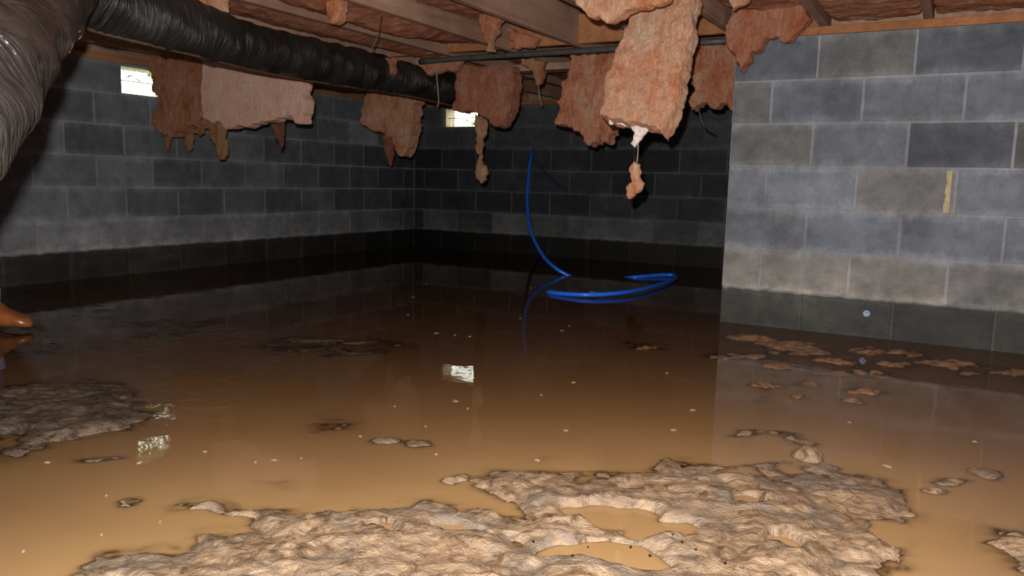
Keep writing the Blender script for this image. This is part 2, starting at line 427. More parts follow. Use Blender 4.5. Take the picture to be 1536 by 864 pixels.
pp = [Vector((-2.93, 4.03, 1.397)), Vector((-2.5, 4.02, 1.402)), Vector((-1.7, 4.015, 1.398)), Vector((-1.03, 4.01, 1.402))]
tag(link('water_pipe', tube(catmull(pp, 6), .016, 12), M_pipe), 'thin grey pipe running level under the joists behind the big hanging batt', 'pipe')

# ------------------------------------------------------------------ muddy floor and flood water
def gp(x, y): p = on(x, y, 2, 0); return (p.x, p.y)
def poly(pts): return np.array([gp(*q) for q in pts])
bank = poly([(60, 900), (110, 862), (140, 838), (190, 831), (285, 826), (298, 806), (330, 797), (372, 801), (392, 796), (384, 782), (330, 770), (270, 758), (300, 752), (345, 747), (400, 760), (512, 771),
             (565, 768), (600, 758), (640, 755), (680, 762), (735, 772), (775, 783), (800, 776), (790, 766), (770, 756), (745, 742), (722, 728), (718, 716), (760, 711), (840, 712), (905, 711), (965, 714), (990, 697), (1020, 690),
             (1060, 694), (1100, 703), (1140, 721), (1175, 724), (1200, 713), (1250, 708), (1300, 712), (1340, 738), (1362, 770), (1345, 785), (1330, 800), (1350, 830), (1345, 900)])
bank = np.vstack([bank, [(.05, .9), (.3, .3), (.3, -2.4), (-1.0, -2.4), (-1.15, .2), (-1.25, .55)]])
lbank = poly([(-160, 600), (-60, 590), (0, 588), (60, 576), (120, 574), (160, 581), (186, 592), (200, 606), (204, 624), (185, 640), (165, 650), (110, 655), (60, 664), (32, 677), (18, 660), (-80, 676), (-180, 690)])
rbank = poly([(1490, 812), (1530, 806), (1600, 806), (1700, 830), (1720, 900), (1600, 880), (1540, 850)])
def sdist(P, X, Y):
    d = np.full(X.shape, 1e9); ins = np.zeros(X.shape, bool); n = len(P)
    for i in range(n):
        ax, ay = P[i]; bx, by = P[(i+1) % n]; ex, ey = bx-ax, by-ay
        t = np.clip(((X-ax)*ex+(Y-ay)*ey)/(ex*ex+ey*ey+1e-12), 0, 1)
        d = np.minimum(d, np.hypot(X-ax-t*ex, Y-ay-t*ey))
        if abs(ey) > 1e-9: ins ^= ((ay > Y) != (by > Y)) & (X < (bx-ax)*(Y-ay)/ey+ax)
    return np.where(ins, d, -d)
# mounds: pixel centre, half sizes, crest height
mounds = [(1130, 508, 32, 6, .008), (1205, 523, 55, 9, .007), (1315, 530, 26, 7, .009), (1362, 531, 18, 5, .007), (1410, 546, 30, 6, .007), (1250, 560, 32, 4, .008), (1150, 581, 20, 4, .008),
          (1205, 577, 24, 4, .007), (1300, 588, 26, 5, .006), (1115, 535, 42, 4, .005), (1262, 546, 40, 5, .006), (1275, 603, 16, 4, .008), (1202, 598, 12, 3, .006), (1461, 563, 14, 3, .005), (1300, 560, 20, 4, .004), (1180, 550, 22, 4, .004),
          (1145, 600, 15, 3, -.001), (1340, 545, 20, 4, .004), (1455, 545, 16, 3, .004), (1520, 560, 30, 4, .003),
          (570, 666, 19, 4, .007), (627, 668, 20, 7, .006), (193, 761, 22, 9, .009), (1213, 685, 24, 11, .02), (1243, 711, 34, 8, .012), (1190, 664, 14, 5, .004), (1140, 651, 34, 3, .001), (1474, 710, 22, 10, .014), (1432, 723, 22, 4, .006), (1418, 738, 14, 3, .005),
          (690, 718, 16, 6, .006), (500, 635, 34, 12, -.004), (500, 520, 70, 8, .003), (460, 512, 40, 5, .003), (240, 487, 50, 6, .003), (230, 500, 30, 4, .002),
          (120, 470, 90, 10, -.003), (60, 440, 70, 6, -.004), (330, 440, 90, 5, -.005), (420, 455, 80, 5, -.004), (60, 520, 80, 12, -.002), (150, 690, 26, 4, .002), (410, 735, 60, 10, -.008), (812, 690, 14, 4, -.002), (1160, 703, 30, 8, .002), (960, 520, 30, 4, .002),
          (10, 496, 60, 9, .0)]
pools = [(925, 771, 55, 13), (990, 792, 50, 12), (900, 828, 88, 17), (950, 842, 60, 14), (680, 797, 40, 6), (1172, 815, 26, 12), (1132, 757, 20, 8), (1345, 800, 30, 14), (560, 793, 16, 3)]
def ell(q):
    x, y, w, h = q[:4]; c = on(x, y, 2, 0); a = (on(x+w, y, 2, 0)-on(x-w, y, 2, 0))/2; b = (on(x, y-h, 2, 0)-on(x, y+h, 2, 0))/2
    return c, a.length, b.length, a.normalized()
def height(X, Y):
    wx = X+.05*fbm(X*9, Y*9, 3); wy = Y+.05*fbm(X*9+50, Y*9+50, 3)
    h = -.085+.03*fbm(X*2, Y*2, 3)+.0*X
    d = sdist(bank, X+.02*fbm(X*25, Y*25, 3), Y+.02*fbm(X*25+9, Y*25+9, 3))
    hb = np.where(d > 0, .003+.020*(1-np.exp(-d/.12))+.02*np.clip((1.15-Y)/.6, 0, 1)*np.clip(d/.2, 0, 1), np.maximum(d*.30, -.12))
    h = np.maximum(h, hb)
    d2 = sdist(lbank, X+.03*fbm(X*20, Y*20, 3), Y+.03*fbm(X*20+9, Y*20+9, 3))
    h = np.maximum(h, np.where(d2 > 0, .003+.022*(1-np.exp(-d2/.10)), np.maximum(d2*.16, -.12)))
    d3 = sdist(rbank, X+.03*fbm(X*20, Y*20, 3), Y+.03*fbm(X*20+9, Y*20+9, 3))
    h = np.maximum(h, np.where(d3 > 0, .003+.02*(1-np.exp(-d3/.06)), np.maximum(d3*.2, -.12)))
    for q in mounds:
        c, a, b, u = ell(q); dx = wx-c.x; dy = wy-c.y
        r2 = ((dx*u.x+dy*u.y)/a)**2 + ((-dx*u.y+dy*u.x)/b)**2
        k = .018 if q[4] > 0 else .02
        h = np.maximum(h, q[4]-np.minimum(r2, 30)*max(q[4], .004)*1.0)
    land = np.clip((h+.03)/.03, 0, 1)
    rx, ry = X+.06*fbm(X*6, Y*6, 3), Y+.06*fbm(X*6+70, Y*6, 3)
    u = rx*.8+ry*.6; v = -rx*.6+ry*.8
    ridge = 1-np.abs(fbm(u*5, v*11, 4))*2.2
    h = h+land*(.013*(ridge-.6)+.009*fbm(rx*16, ry*16, 3)+.006*(np.abs(fbm(rx*34, ry*34, 3))-.2)+.004*fbm(X*60, Y*60, 2))
    for q in pools:
        c, a, b, u = ell(q); dx = wx-c.x; dy = wy-c.y
        r2 = ((dx*u.x+dy*u.y)/a)**2 + ((-dx*u.y+dy*u.x)/b)**2
        w = np.clip((2.1-r2)/1.1, 0, 1); w = w*w*(3-2*w)
        h = h*(1-w)+w*(-.012)
    return h
def axis(a, b, f0, f1, fine, coarse):
    return np.concatenate([np.arange(a, f0, coarse), np.arange(f0, f1, fine), np.linspace(f1, b, int((b-f1)/coarse)+2)])
gx = axis(XL-.02, XE+.02, -2.5, .65, .0075, .035); gy = axis(YN-.02, YB+.02, .6, 2.15, .0075, .03)
GX, GY = np.meshgrid(gx, gy, indexing='ij'); HZ = height(GX, GY)
nx, ny = GX.shape
def grid_mesh(name, Z, keep=None):
    co = np.stack([GX, GY, Z], -1).reshape(-1, 3).astype('f')
    i = np.arange(nx*ny).reshape(nx, ny)
    q = np.stack([i[:-1, :-1], i[1:, :-1], i[1:, 1:], i[:-1, 1:]], -1).reshape(-1, 4)
    if keep is not None: q = q[keep.ravel()[q].any(1)]
    used, inv = np.unique(q, return_inverse=True); co2 = co[used]; q = inv.reshape(-1, 4)
    me = bpy.data.meshes.new(name); me.vertices.add(len(co2)); me.vertices.foreach_set('co', co2.ravel())
    me.loops.add(q.size); me.loops.foreach_set('vertex_index', q.ravel().astype('i'))
    me.polygons.add(len(q)); me.polygons.foreach_set('loop_start', (np.arange(len(q))*4).astype('i')); me.polygons.foreach_set('loop_total', np.full(len(q), 4, 'i'))
    me.polygons.foreach_set('use_smooth', np.ones(len(q), bool)); me.update(); me.validate()
    return me, used
me, _ = grid_mesh('floor', HZ, ~((GX > XR+.1) & (GY > YR+.1)))
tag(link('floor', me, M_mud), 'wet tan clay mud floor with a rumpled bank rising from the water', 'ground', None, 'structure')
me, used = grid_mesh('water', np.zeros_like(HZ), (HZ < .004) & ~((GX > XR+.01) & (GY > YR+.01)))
at_ = me.attributes.new('depth', 'FLOAT', 'POINT'); at_.data.foreach_set('value', np.maximum(0, -HZ).ravel()[used].astype('f'))
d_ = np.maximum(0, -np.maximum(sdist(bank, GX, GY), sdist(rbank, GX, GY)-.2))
rp = np.exp(-(((GX+2.22)/.2)**2+((GY-1.82)/.16)**2))+.5*np.exp(-(((GX+2.0)/.16)**2+((GY-1.55)/.12)**2))+.7*np.exp(-(((GX+2.65)/.25)**2+((GY-2.2)/.2)**2))
at_ = me.attributes.new('ripple', 'FLOAT', 'POINT'); at_.data.foreach_set('value', rp.ravel()[used].astype('f'))
at_ = me.attributes.new('silt_falloff', 'FLOAT', 'POINT'); at_.data.foreach_set('value', np.exp(-d_/.75).ravel()[used].astype('f'))  # fades from the bank; carries the flash fall-off painted into the water colour
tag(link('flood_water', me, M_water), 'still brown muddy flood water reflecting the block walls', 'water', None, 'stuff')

# ------------------------------------------------------------------ insulation
texs = {}
def clouds(size, depth=2):
    if size not in texs:
        t = bpy.data.textures.new('clouds', 'CLOUDS'); t.noise_scale = size; t.noise_depth = depth; texs[size] = t
    return texs[size]
def ragged(pts, amp, n=4):
    out = list(pts)
    for it in range(n):
        nw = []
        for i, a in enumerate(out):
            b = out[(i+1) % len(out)]; L = math.hypot(b[0]-a[0], b[1]-a[1]); nw.append(a)
            if L > 3:
                m = ((a[0]+b[0])/2, (a[1]+b[1])/2); k = random.uniform(-1, 1)*min(amp, L*.28)
                nw.append((m[0]-(b[1]-a[1])/L*k, m[1]+(b[0]-a[0])/L*k))
        out = nw; amp *= .7
    return out
def batt(pts, Y, thick, k=0, amp=5, vox=.008, bulge=.03, ax=1, sign=1, nx_=0):
    """a slab of wool: outline on the upright plane y = Y + k(z-1.2) + nx(x), as thick as 'thick' away from the camera"""
    pts = ragged(pts, amp); P = []
    for q in pts:
        v = on(q[0], q[1], ax, Y)
        for _ in range(6):
            yy = Y+k*(v.z-1.2)+nx_*(v.x if ax == 1 else v.y); v = on(q[0], q[1], ax, yy)
        P.append(v)
    bm = bmesh.new(); f = bm.faces.new([bm.verts.new(p) for p in P]); f.normal_update()
    nrm = f.normal.copy()
    if nrm.dot(FW) < 0: nrm = -nrm
    r = bmesh.ops.extrude_face_region(bm, geom=[f])
    for v in r['geom']:
        if isinstance(v, bmesh.types.BMVert): v.co += nrm*thick
    bmesh.ops.recalc_face_normals(bm, faces=bm.faces[:])
    bmesh.ops.triangulate(bm, faces=bm.faces[:])
    return wool(mesh(bm), vox, bulge)
def wool(me, vox=.008, bulge=.03):
    o = link('tmp', me)
    m = o.modifiers.new('r', 'REMESH'); m.mode = 'VOXEL'; m.voxel_size = vox
    m = o.modifiers.new('s', 'SMOOTH'); m.factor = .5; m.iterations = 1
    for sz, st in ((.13, bulge), (.04, bulge*.35), (.013, bulge*.28)):
        m = o.modifiers.new('d', 'DISPLACE'); m.texture = clouds(sz); m.texture_coords = 'GLOBAL'; m.strength = st; m.mid_level = .5
    return baked(o)
def hang(name, label, cat, me, color=(1, 1, 1), group=None):
    o = tag(link(name, me, M_ins), label, cat, group); o.color = (*color, 1); return o
G = 'torn insulation hanging from the joists'

# A: the big batt hanging in front, with paper scrap and clump
big = empty('insulation_batt', on(980, 120, 1, 2.95), 'largest pale orange insulation batt hanging beside the jutting wall corner', 'insulation', G)
o = kid('wool', batt([(950, -14), (985, -22), (1042, -20), (1038, 40), (1026, 80), (1018, 120), (1010, 160), (1000, 186), (992, 200), (982, 188), (950, 181), (916, 178), (900, 172), (905, 150), (908, 130), (916, 105), (922, 78), (934, 52), (944, 20)], 2.95, .11, .28, 4, .006, .022), M_orange, big); o.color = (1, 1, 1, 1)
o = kid('facing_paper', batt([(905, 176), (940, 181), (962, 184), (972, 196), (962, 208), (950, 222), (945, 214), (952, 200), (946, 190), (930, 186), (915, 188)], 2.93, .02, 0, 3, .005, .012), M_paper, big)
o = kid('thread', tube(catmull([on(957, 212, 1, 2.94), on(957, 228, 1, 2.94), on(955, 246, 1, 2.94)], 4), .0022, 6), M_string, big)
o = kid('loose_clump', batt([(950, 240), (957, 246), (958, 262), (964, 275), (960, 287), (950, 290), (945, 299), (938, 292), (940, 279), (947, 274), (944, 262), (945, 250)], 2.93, .03, 0, 3, .005, .012), M_ins, big); o.color = (1.1, 1.15, 1.1, 1)
# B, C, D, E around it
hang('insulation_batt', 'reddish insulation batt hanging behind the thin pipe, left of the largest batt', 'insulation',
     batt([(856, 82), (906, 78), (930, 80), (925, 130), (918, 190), (908, 212), (899, 199), (893, 201), (881, 219), (874, 205), (858, 195), (832, 182), (837, 166), (833, 152), (843, 134), (850, 108)], 4.2, .12, .1, 5), (1.02, .92, .9), G)
hang('insulation_batt', 'ragged reddish insulation batt tucked behind the jutting wall corner', 'insulation',
     batt([(1042, 66), (1112, 62), (1118, 130), (1104, 148), (1098, 168), (1090, 156), (1080, 154), (1072, 163), (1062, 152), (1048, 158), (1036, 165), (1032, 150), (1040, 138), (1036, 112)], 4.12, .1, 0, 6), (.85, .75, .72), G)
hang('insulation_drape', 'red insulation drape torn over the top corner of the pale wall', 'insulation',
     batt([(1092, -30), (1215, -30), (1212, 20), (1204, 38), (1188, 54), (1177, 63), (1168, 54), (1156, 57), (1146, 53), (1142, 68), (1126, 76), (1118, 96), (1109, 110), (1102, 84), (1092, 66), (1094, 30)], 3.82, .09, 0, 6), (.9, .74, .72), G)
hang('insulation_drape', 'pale ragged insulation fringe just above the largest batt', 'insulation',
     batt([(858, -48), (1010, -48), (1000, 2), (984, 10), (958, 12), (932, 16), (918, 30), (908, 34), (899, 22), (886, 28), (874, 16), (864, 2)], 2.72, .07, 0, 4), (1.15, 1.15, 1.1), G)
hang('insulation_tuft', 'small pale insulation tuft between the largest batt and the red drape', 'insulation',
     batt([(1078, -25), (1130, -25), (1118, 2), (1106, 10), (1098, 18), (1092, 4)], 3.3, .05, 0, 3), (1.1, 1.08, 1.05), G)
# F: square batt in front of the back vent, long strand and clump
fb = empty('insulation_batt', on(725, 140, 1, 4.3), 'square reddish insulation batt partly covering the back vent', 'insulation', G)
o = kid('wool', batt([(682, 96), (768, 96), (770, 130), (764, 160), (752, 188), (735, 184), (722, 174), (698, 166), (678, 164), (680, 130)], 4.3, .12, .05, 4), M_ins, fb); o.color = (.72, .6, .6, 1)
o = kid('strand', batt([(712, 172), (727, 178), (724, 205), (721, 232), (722, 246), (730, 258), (728, 270), (720, 275), (713, 266), (714, 252), (717, 240), (712, 222), (714, 198)], 4.3, .03, 0, 3, .006, .012), M_ins, fb); o.color = (.75, .8, .75, 1)
# G
gb = empty('insulation_batt', on(580, 180, 1, 4.75), 'tapering insulation batt hanging below the far end of the duct', 'insulation', G)
o = kid('wool', batt([(548, 108), (626, 110), (624, 152), (618, 178), (614, 212), (602, 235), (594, 226), (592, 204), (580, 206), (562, 198), (548, 190), (540, 184), (544, 160)], 4.75, .12, 0, 5), M_ins, gb); o.color = (.95, .95, .92, 1)
o = kid('strand', batt([(574, 200), (588, 204), (590, 232), (586, 250), (580, 236), (574, 222)], 4.83, .02, 0, 2, .006, .01), M_ins, gb); o.color = (.5, .32, .32, 1)
# H: two lying pieces near the left vent
hb = empty('insulation_batt', on(265, 150, 1, 3.15), 'dull brown insulation batt covering half of the left vent', 'insulation', G)
o = kid('wool', batt([(226, 74), (305, 78), (306, 130), (302, 168), (298, 192), (288, 186), (278, 198), (262, 196), (248, 204), (232, 192), (230, 170), (234, 150), (228, 128)], 3.4, .13, 0, 6), M_ins, hb); o.color = (.72, .66, .62, 1)
for q in ([(246, 190), (256, 192), (254, 212), (250, 226), (247, 210)], [(274, 190), (288, 186), (287, 212), (283, 228), (277, 212)], [(289, 178), (300, 182), (304, 200), (298, 204)]):
    o = kid('drip', batt(q, 3.43, .025, 0, 2, .006, .01), M_ins, hb); o.color = (.55, .5, .45, 1)
pk = empty('insulation_batt', on(380, 150, 1, 2.95), 'wide smooth pink insulation batt slung under the black duct', 'insulation', G)
o = kid('wool', batt([(300, 66), (452, 92), (449, 140), (456, 168), (450, 186), (440, 180), (428, 172), (412, 180), (380, 186), (350, 188), (338, 194), (326, 182), (304, 178), (300, 140)], 3.31, .09, .0, 3, .008, .018), M_pink, pk); o.color = (1, 1, 1, 1)
o = kid('drip', batt([(308, 178), (334, 178), (335, 202), (337, 222), (333, 240), (326, 238), (322, 218), (316, 200)], 3.33, .03, 0, 3, .006, .012), M_ins, pk); o.color = (.6, .66, .55, 1)
o = kid('drip', batt([(405, 186), (424, 184), (424, 208), (420, 226), (414, 210)], 3.4, .02, 0, 2, .006, .01), M_ins, pk); o.color = (.32, .26, .26, 1)
# small tufts
tufts = [([(622, 88), (690, 84), (684, 104), (660, 108), (640, 112), (632, 136), (628, 112), (620, 106)], 4.12, 'small insulation scrap above the duct, left of the square batt', (.85, .75, .72)),
         ([(552, 84), (592, 88), (588, 104), (578, 114), (566, 112), (556, 104)], 3.75, 'greyish insulation tuft resting against the duct', (.7, .64, .6)),
         ([(484, -25), (514, -25), (510, 10), (504, 34), (496, 35), (488, 12)], 2.72, 'pale tongue of insulation drooping from a joist above the duct', (1.05, .98, .92)),
         ([(704, -12), (756, 0), (752, 30), (742, 50), (736, 78), (728, 76), (722, 48)], 3.5, 'funnel shaped tuft of insulation hanging between two joists', (.82, .8, .78)),
         ([(756, 40), (806, 54), (800, 70), (786, 72), (774, 74), (764, 58)], 3.75, 'small pink insulation tuft beside the funnel shaped tuft', (.9, .75, .75)),
         ([(780, 88), (820, 88), (814, 112), (810, 126), (804, 128), (800, 108)], 4.2, 'pointed insulation wisp hanging under the thin pipe', (.72, .68, .62)),
         ([(268, -30), (334, -30), (330, 16), (318, 22), (300, 10), (284, 4)], 2.32, 'pale insulation scrap wedged above the black duct', (1.1, 1.1, 1.02))]
for q, Y, lab, colr in tufts: hang('insulation_tuft', lab, 'insulation', batt(q, Y, .05, 0, 4, .007, .02), colr, G)
# wool still tucked up in the bays
def bay(a, b, y0, y1, z0, z1, sag):
    bm = bmesh.new(); n = 12
    rows = []
    for i in range(n+1):
        yy = y0+(y1-y0)*i/n; s = sag*math.sin(math.pi*i/n)*random.uniform(.5, 1)
        rows.append([bm.verts.new(v) for v in ((a, yy, z0-s*.3), ((a+b)/2, yy, z0-s), (b, yy, z0-s*.3), (b, yy, z1), (a, yy, z1))])
    for r, q in zip(rows, rows[1:]):
        for k in range(5): bm.faces.new((r[k], r[(k+1) % 5], q[(k+1) % 5], q[k]))
    bm.faces.new(rows[0][::-1]); bm.faces.new(rows[-1]); bmesh.ops.recalc_face_normals(bm, faces=bm.faces[:])
    return wool(mesh(bm), .014, .03)
GB = 'insulation tucked between the joists'
bays = sorted(zip(JX[1:], JX), key=lambda q: q[0])
for a, b in bays:
    if b > 1.3: continue
    a2, b2 = a+.03, b-.03
    if -2.8 < a < -2.7: y0, y1, z0, sag = 1.9, 4.0, ZJ+.05, .09
    elif -3.3 < a < -2.8: y0, y1, z0, sag = 1.4, 5.6, ZJ+.05, .07
    elif -2.4 < a < -2.2: y0, y1, z0, sag = 1.6, 3.75, ZJ+.09, .02
    elif -1.95 < a < -1.8: y0, y1, z0, sag = 1.5, 2.6, ZJ+.12, .02
    elif -1.6 < a < -1.4: y0, y1, z0, sag = 1.5, 2.7, ZJ+.12, .02
    elif a > -.75: y0, y1, z0, sag = 1.8, YR+.08, ZJ+.03, .03
    else: y0, y1, z0, sag = 1.8, 6.4, ZJ+.08, .03
    lab = 'brownish pink insulation batt tucked up between two floor joists'
    if -2.4 < a < -2.2: lab = 'insulation batt in the joist bay above the funnel shaped tuft'
    elif -1.95 < a < -1.8: lab = 'short insulation batt in the joist bay beside the funnel shaped tuft'
    elif -1.6 < a < -1.4: lab = 'short insulation batt in the joist bay above the pale ragged fringe'
    elif -1.1 < a < -1.0: lab = 'insulation batt in the joist bay over the largest hanging batt'
    elif -3.3 < a < -2.8: lab = 'long insulation batt in the joist bay over the far end of the duct'
    if -2.8 < a < -2.7: lab = 'sagging red insulation batt between the joists directly above the duct'
    elif a > -.75: lab = 'insulation batt stuffed between the joists above the pale wall'
    o = hang('joist_insulation', lab, 'insulation', bay(a2, b2, y0, y1, z0, ZJ+JH-.012, sag), (.85, .7, .66) if a < -.75 else (.95, .85, .82), GB)
for a, b in bays:                              # wool beyond the blocking
    if -2.8 < a < XR-.3 and b < XR+.1:
        hang('joist_insulation', 'dark insulation batt between the joists beyond the thin pipe', 'insulation', bay(a+.03, b-.03, 4.72, 6.4, ZJ+.06, ZJ+JH-.012, .04), (.6, .48, .45), GB)

# hanging wires and threads
def wire(pts, label, r=.0025, mat=None, cat='wire', group=None):
    tag(link('loose_wire' if cat == 'wire' else 'insulation_thread', tube(catmull([at(*q) for q in pts], 5), r, 6), mat or M_wire), label, cat, group)
wire([(573, 24, 3.55), (570, 38, 3.52), (566, 56, 3.5), (558, 72, 3.5)], 'short dark wire dangling against the joist above the duct')
wire([(1046, 150, 4.2), (1050, 172, 4.2), (1058, 190, 4.22), (1072, 198, 4.25)], 'thin dark wire curling out below the ragged batt by the wall corner', .004)
wire([(654, 96, 4.83), (656, 125, 4.83), (658, 152, 4.82), (656, 160, 4.82)], 'pale thread hanging from the scrap above the duct', .004, M_string, 'thread')
wire([(807, 112, 4.66), (809, 142, 4.66), (813, 158, 4.66)], 'fine pale thread trailing from the pointed wisp', .003, M_string, 'thread')

# ------------------------------------------------------------------ ducts
def duct(name, pts, R, n, mat, label, pitch=.036, amp=.003):
    path = catmull([at(*q) for q in pts], n)
    ph = [random.uniform(0, 6) for _ in range(6)]
    def fn(s, a):
        return amp*math.sin(2*math.pi*(s/pitch)+a)+.005*math.sin(3*a+s*9+ph[0])*math.sin(s*17+ph[1])+.004*math.sin(5*a-s*23+ph[2])+.006*math.sin(s*4+2*a+ph[3])
    e = empty(name, path[0], label, 'duct')
    kid('sleeve', tube(path, R, 40, fn), mat, e)
    return e, path
d1, path1 = duct('flexible_duct', [(92, -24, 2.56), (120, -11, 2.6), (150, 3, 2.68), (290, 43, 3.1), (400, 76, 3.65), (504, 98, 4.22), (580, 112, 4.72), (650, 128, 5.1), (705, 143, 5.45)], .104, 22, M_duct, 'long black flexible duct running under the joists to the far corner')
seam = [p+Vector((.02, -.01, -.106)) for p in path1]
kid('seam_strip', tube(seam, .006, 6), plain('brown_seam_tape', (.09, .05, .03), .5), d1)
d2, path2 = duct('flexible_duct', [(92, -92, 2.2), (95, -60, 2.17), (80, -6, 2.05), (18, 48, 1.62), (-32, 96, 1.3), (-80, 156, 1.14), (-120, 213, 1.06), (-210, 330, 1.02), (-330, 450, 1.04), (-520, 640, 1.12), (-640, 800, 1.2)], .098, 22, M_duct2, 'thick grey brown flexible duct dropping steeply to the ground nearby', .03, .0025)

# ------------------------------------------------------------------ hose
hp = [on(799, 225, 1, 6.53), at(797, 232, 7.15), at(793, 262, 6.95), at(791, 305, 6.7), at(796, 345, 6.4), at(812, 380, 6.1), at(832, 401, 5.9), on(850, 412, 2, .004)]
e1 = hp[-1]
lp = [e1, on(866, 420, 2, -.03), on(862, 432, 2, -.035), on(836, 437, 2, -.02), on(822, 438, 2, .006), on(850, 441, 2, .014), on(890, 442, 2, .02), on(940, 438, 2, .024), on(985, 428, 2, .022), on(1010, 419, 2, .018), on(1012, 413, 2, .016), on(990, 412.5, 2, .014), on(960, 415, 2, .008), on(942, 417, 2, -.006), on(900, 422, 2, -.05)]
path = catmull(hp+lp[1:], 8)
hz = empty('hose', e1, 'bright blue hose hung on the back wall and looping into the water', 'hose')
kid('tubing', tube(path, .0135, 12), M_hose, hz)
kid('spare_end', tube(catmull([on(846, 284, 1, 6.55), on(826, 268, 1, 6.55), on(808, 246, 1, 6.545), on(800, 227, 1, 6.535)], 6), .010, 10), plain('dimmed_tubing', (.006, .022, .1), .5), hz)  # same blue hose; the dimness of this strand is put into its colour
n = on(799, 222, 1, YB-.02)
kid('hook', tube([n+Vector((0, .03, .0)), n+Vector((0, -.02, 0)), n+Vector((0, -.03, .012))], .004, 8), M_steel, hz)
c0 = on(884, 441, 2, .02); c1 = on(893, 441, 2, .02)
kid('coupling', tube([c0, c1], .0165, 12), M_steel, hz)

# ------------------------------------------------------------------ foundation vents with the garden outside
def vent(loc, rot, w, label):
    e = empty('foundation_vent', loc, label, 'vent', 'screened vents in the block walls'); e.rotation_euler.z = rot
    z0, z1 = ZV0-loc[2], ZV1-loc[2]; t = .014
    bm = bmesh.new()
    for lo, hi in (((0, .03, z0), (t, .19, z1)), ((w-t, .03, z0), (w, .19, z1)), ((t, .03, z0), (w-t, .19, z0+t*.6)), ((t, .03, z1-t*.6), (w-t, .19, z1))): add_box(bm, lo, hi)
    link('frame', mesh(bm), M_vent, e)
    bm = bmesh.new(); n = int((w-2*t)/.0145)
    for i in range(1, n): x = t+(w-2*t)*i/n; add_box(bm, (x-.0011, .12, z0), (x+.0011, .1222, z1))
    m = int((z1-z0)/.0145)
    for i in range(1, m): z = z0+(z1-z0)*i/m; add_box(bm, (t, .12, z-.0011), (w-t, .1222, z+.0011))
    link('wire_screen', mesh(bm), M_pipe, e)
    bm = bmesh.new(); add_box(bm, (t, .06, z0+(z1-z0)*.5-.003), (w-t, .064, z0+(z1-z0)*.5+.003)); link('crossbar', mesh(bm), M_vent, e)
    return e
vent((XL, VL[0], ZV0), math.pi/2, VL[1]-VL[0], 'bright screened vent in the left block wall, beside the dull brown batt')
vent((VB[0], YB, ZV0), 0, VB[1]-VB[0], 'bright screened vent in the dark back wall, beside the square batt')
def shrub(c, b, r, n, label):
    e = empty('garden_shrub', (b[0], b[1], .4), label, 'shrub', 'shrubs outside the vents'); bm = bmesh.new()
    for i in range(n):
        p = Vector(c)+Vector((random.gauss(0, r), random.gauss(0, r), random.gauss(0, r*.8))); s = random.uniform(.02, .045)
        R = Matrix.Rotation(random.uniform(0, 6), 3, 'Z') @ Matrix.Rotation(random.uniform(-1, 1), 3, 'X')
        v = [bm.verts.new(p+R @ Vector(q)*s) for q in ((0, -1, 0), (.45, -.2, .1), (0, 1.1, 0), (-.45, -.2, .1))]
        bm.faces.new(v)
    kid('foliage', mesh(bm), M_leaf, e)
    kid('stem', tube(catmull([Vector((b[0], b[1], .4)), Vector((b[0]+.03, b[1], .8)), Vector((b[0], b[1], c[2])), Vector(c)], 4), .012, 8), M_joist, e)
shrub((XL-.75, 3.95, 1.60), (XL-.75, 4.75), .10, 240, 'leafy green shrub seen through the left vent')
shrub((-4.78, YB+1.3, 1.42), (-4.5, YB+1.3), .28, 300, 'leafy green shrub seen through the back vent')

bm = bmesh.new(); add_box(bm, (XL-3, YN, .3), (XL-.2, YB+3, .4)); add_box(bm, (XL-.2, YB+.2, .3), (XR+.2, YB+3, .4))
tag(link('lawn', mesh(bm), M_leaf), 'grass outside the foundation walls', 'lawn', None, 'structure')

# ------------------------------------------------------------------ squatting person, mostly outside the frame
fwd = Vector((_cy, -_sy, 0)); side = Vector((-fwd.y, fwd.x, 0))
toe = on(48, 496, 2, 0)
base = toe-fwd*.2+side*.14
per = empty('person', base, 'person squatting in blue jeans and brown leather boots beside the left wall', 'person')
def L(x, y, z): return base+fwd*x+side*y+Vector((0, 0, z))
def skin(nodes, edges, root=0):
    me = bpy.data.meshes.new('s'); me.from_pydata([n[:3] if len(n) == 4 else n[0] for n in nodes], edges, [])
    o = link('tmp', me); o.modifiers.new('k', 'SKIN'); sv = me.skin_vertices[0].data
    for i, n in enumerate(nodes):
        r = n[-1]; sv[i].radius = (r, r) if not hasattr(r, '__len__') else r; sv[i].use_root = (i == root)
    m = o.modifiers.new('u', 'SUBSURF'); m.levels = 2; m.render_levels = 2
    return baked(o)
def chain(pts): return [(L(*p[:3]), p[3]) for p in pts]
# jeans: pelvis and both legs
J = [(-.40, 0, .44, .13), (-.38, .09, .43, .105), (-.30, .12, .26, .082), (-.20, .14, .085, .066), (-.26, .14, .08, .062), (-.42, .135, .11, .058), (-.54, .13, .17, .054),
     (-.37, -.09, .43, .105), (-.20, -.13, .46, .085), (-.02, -.15, .48, .068), (.0, -.15, .44, .062), (.01, -.145, .28, .058), (.0, -.14, .12, .055), (-.40, 0, .55, .125)]
kid('jeans', skin(chain(J), [(0, 1), (1, 2), (2, 3), (3, 4), (4, 5), (5, 6), (0, 7), (7, 8), (8, 9), (9, 10), (10, 11), (11, 12), (0, 13)]), M_denim, per)
kid('cuff', tube([L(.0, -.14, .10), L(.003, -.14, .14), L(.006, -.142, .18)], .0605, 20), M_denim_pale, per)
kid('cuff', tube([L(-.56, .13, .182), L(-.50, .13, .152), L(-.46, .132, .13)], .0605, 20), M_denim_pale, per)
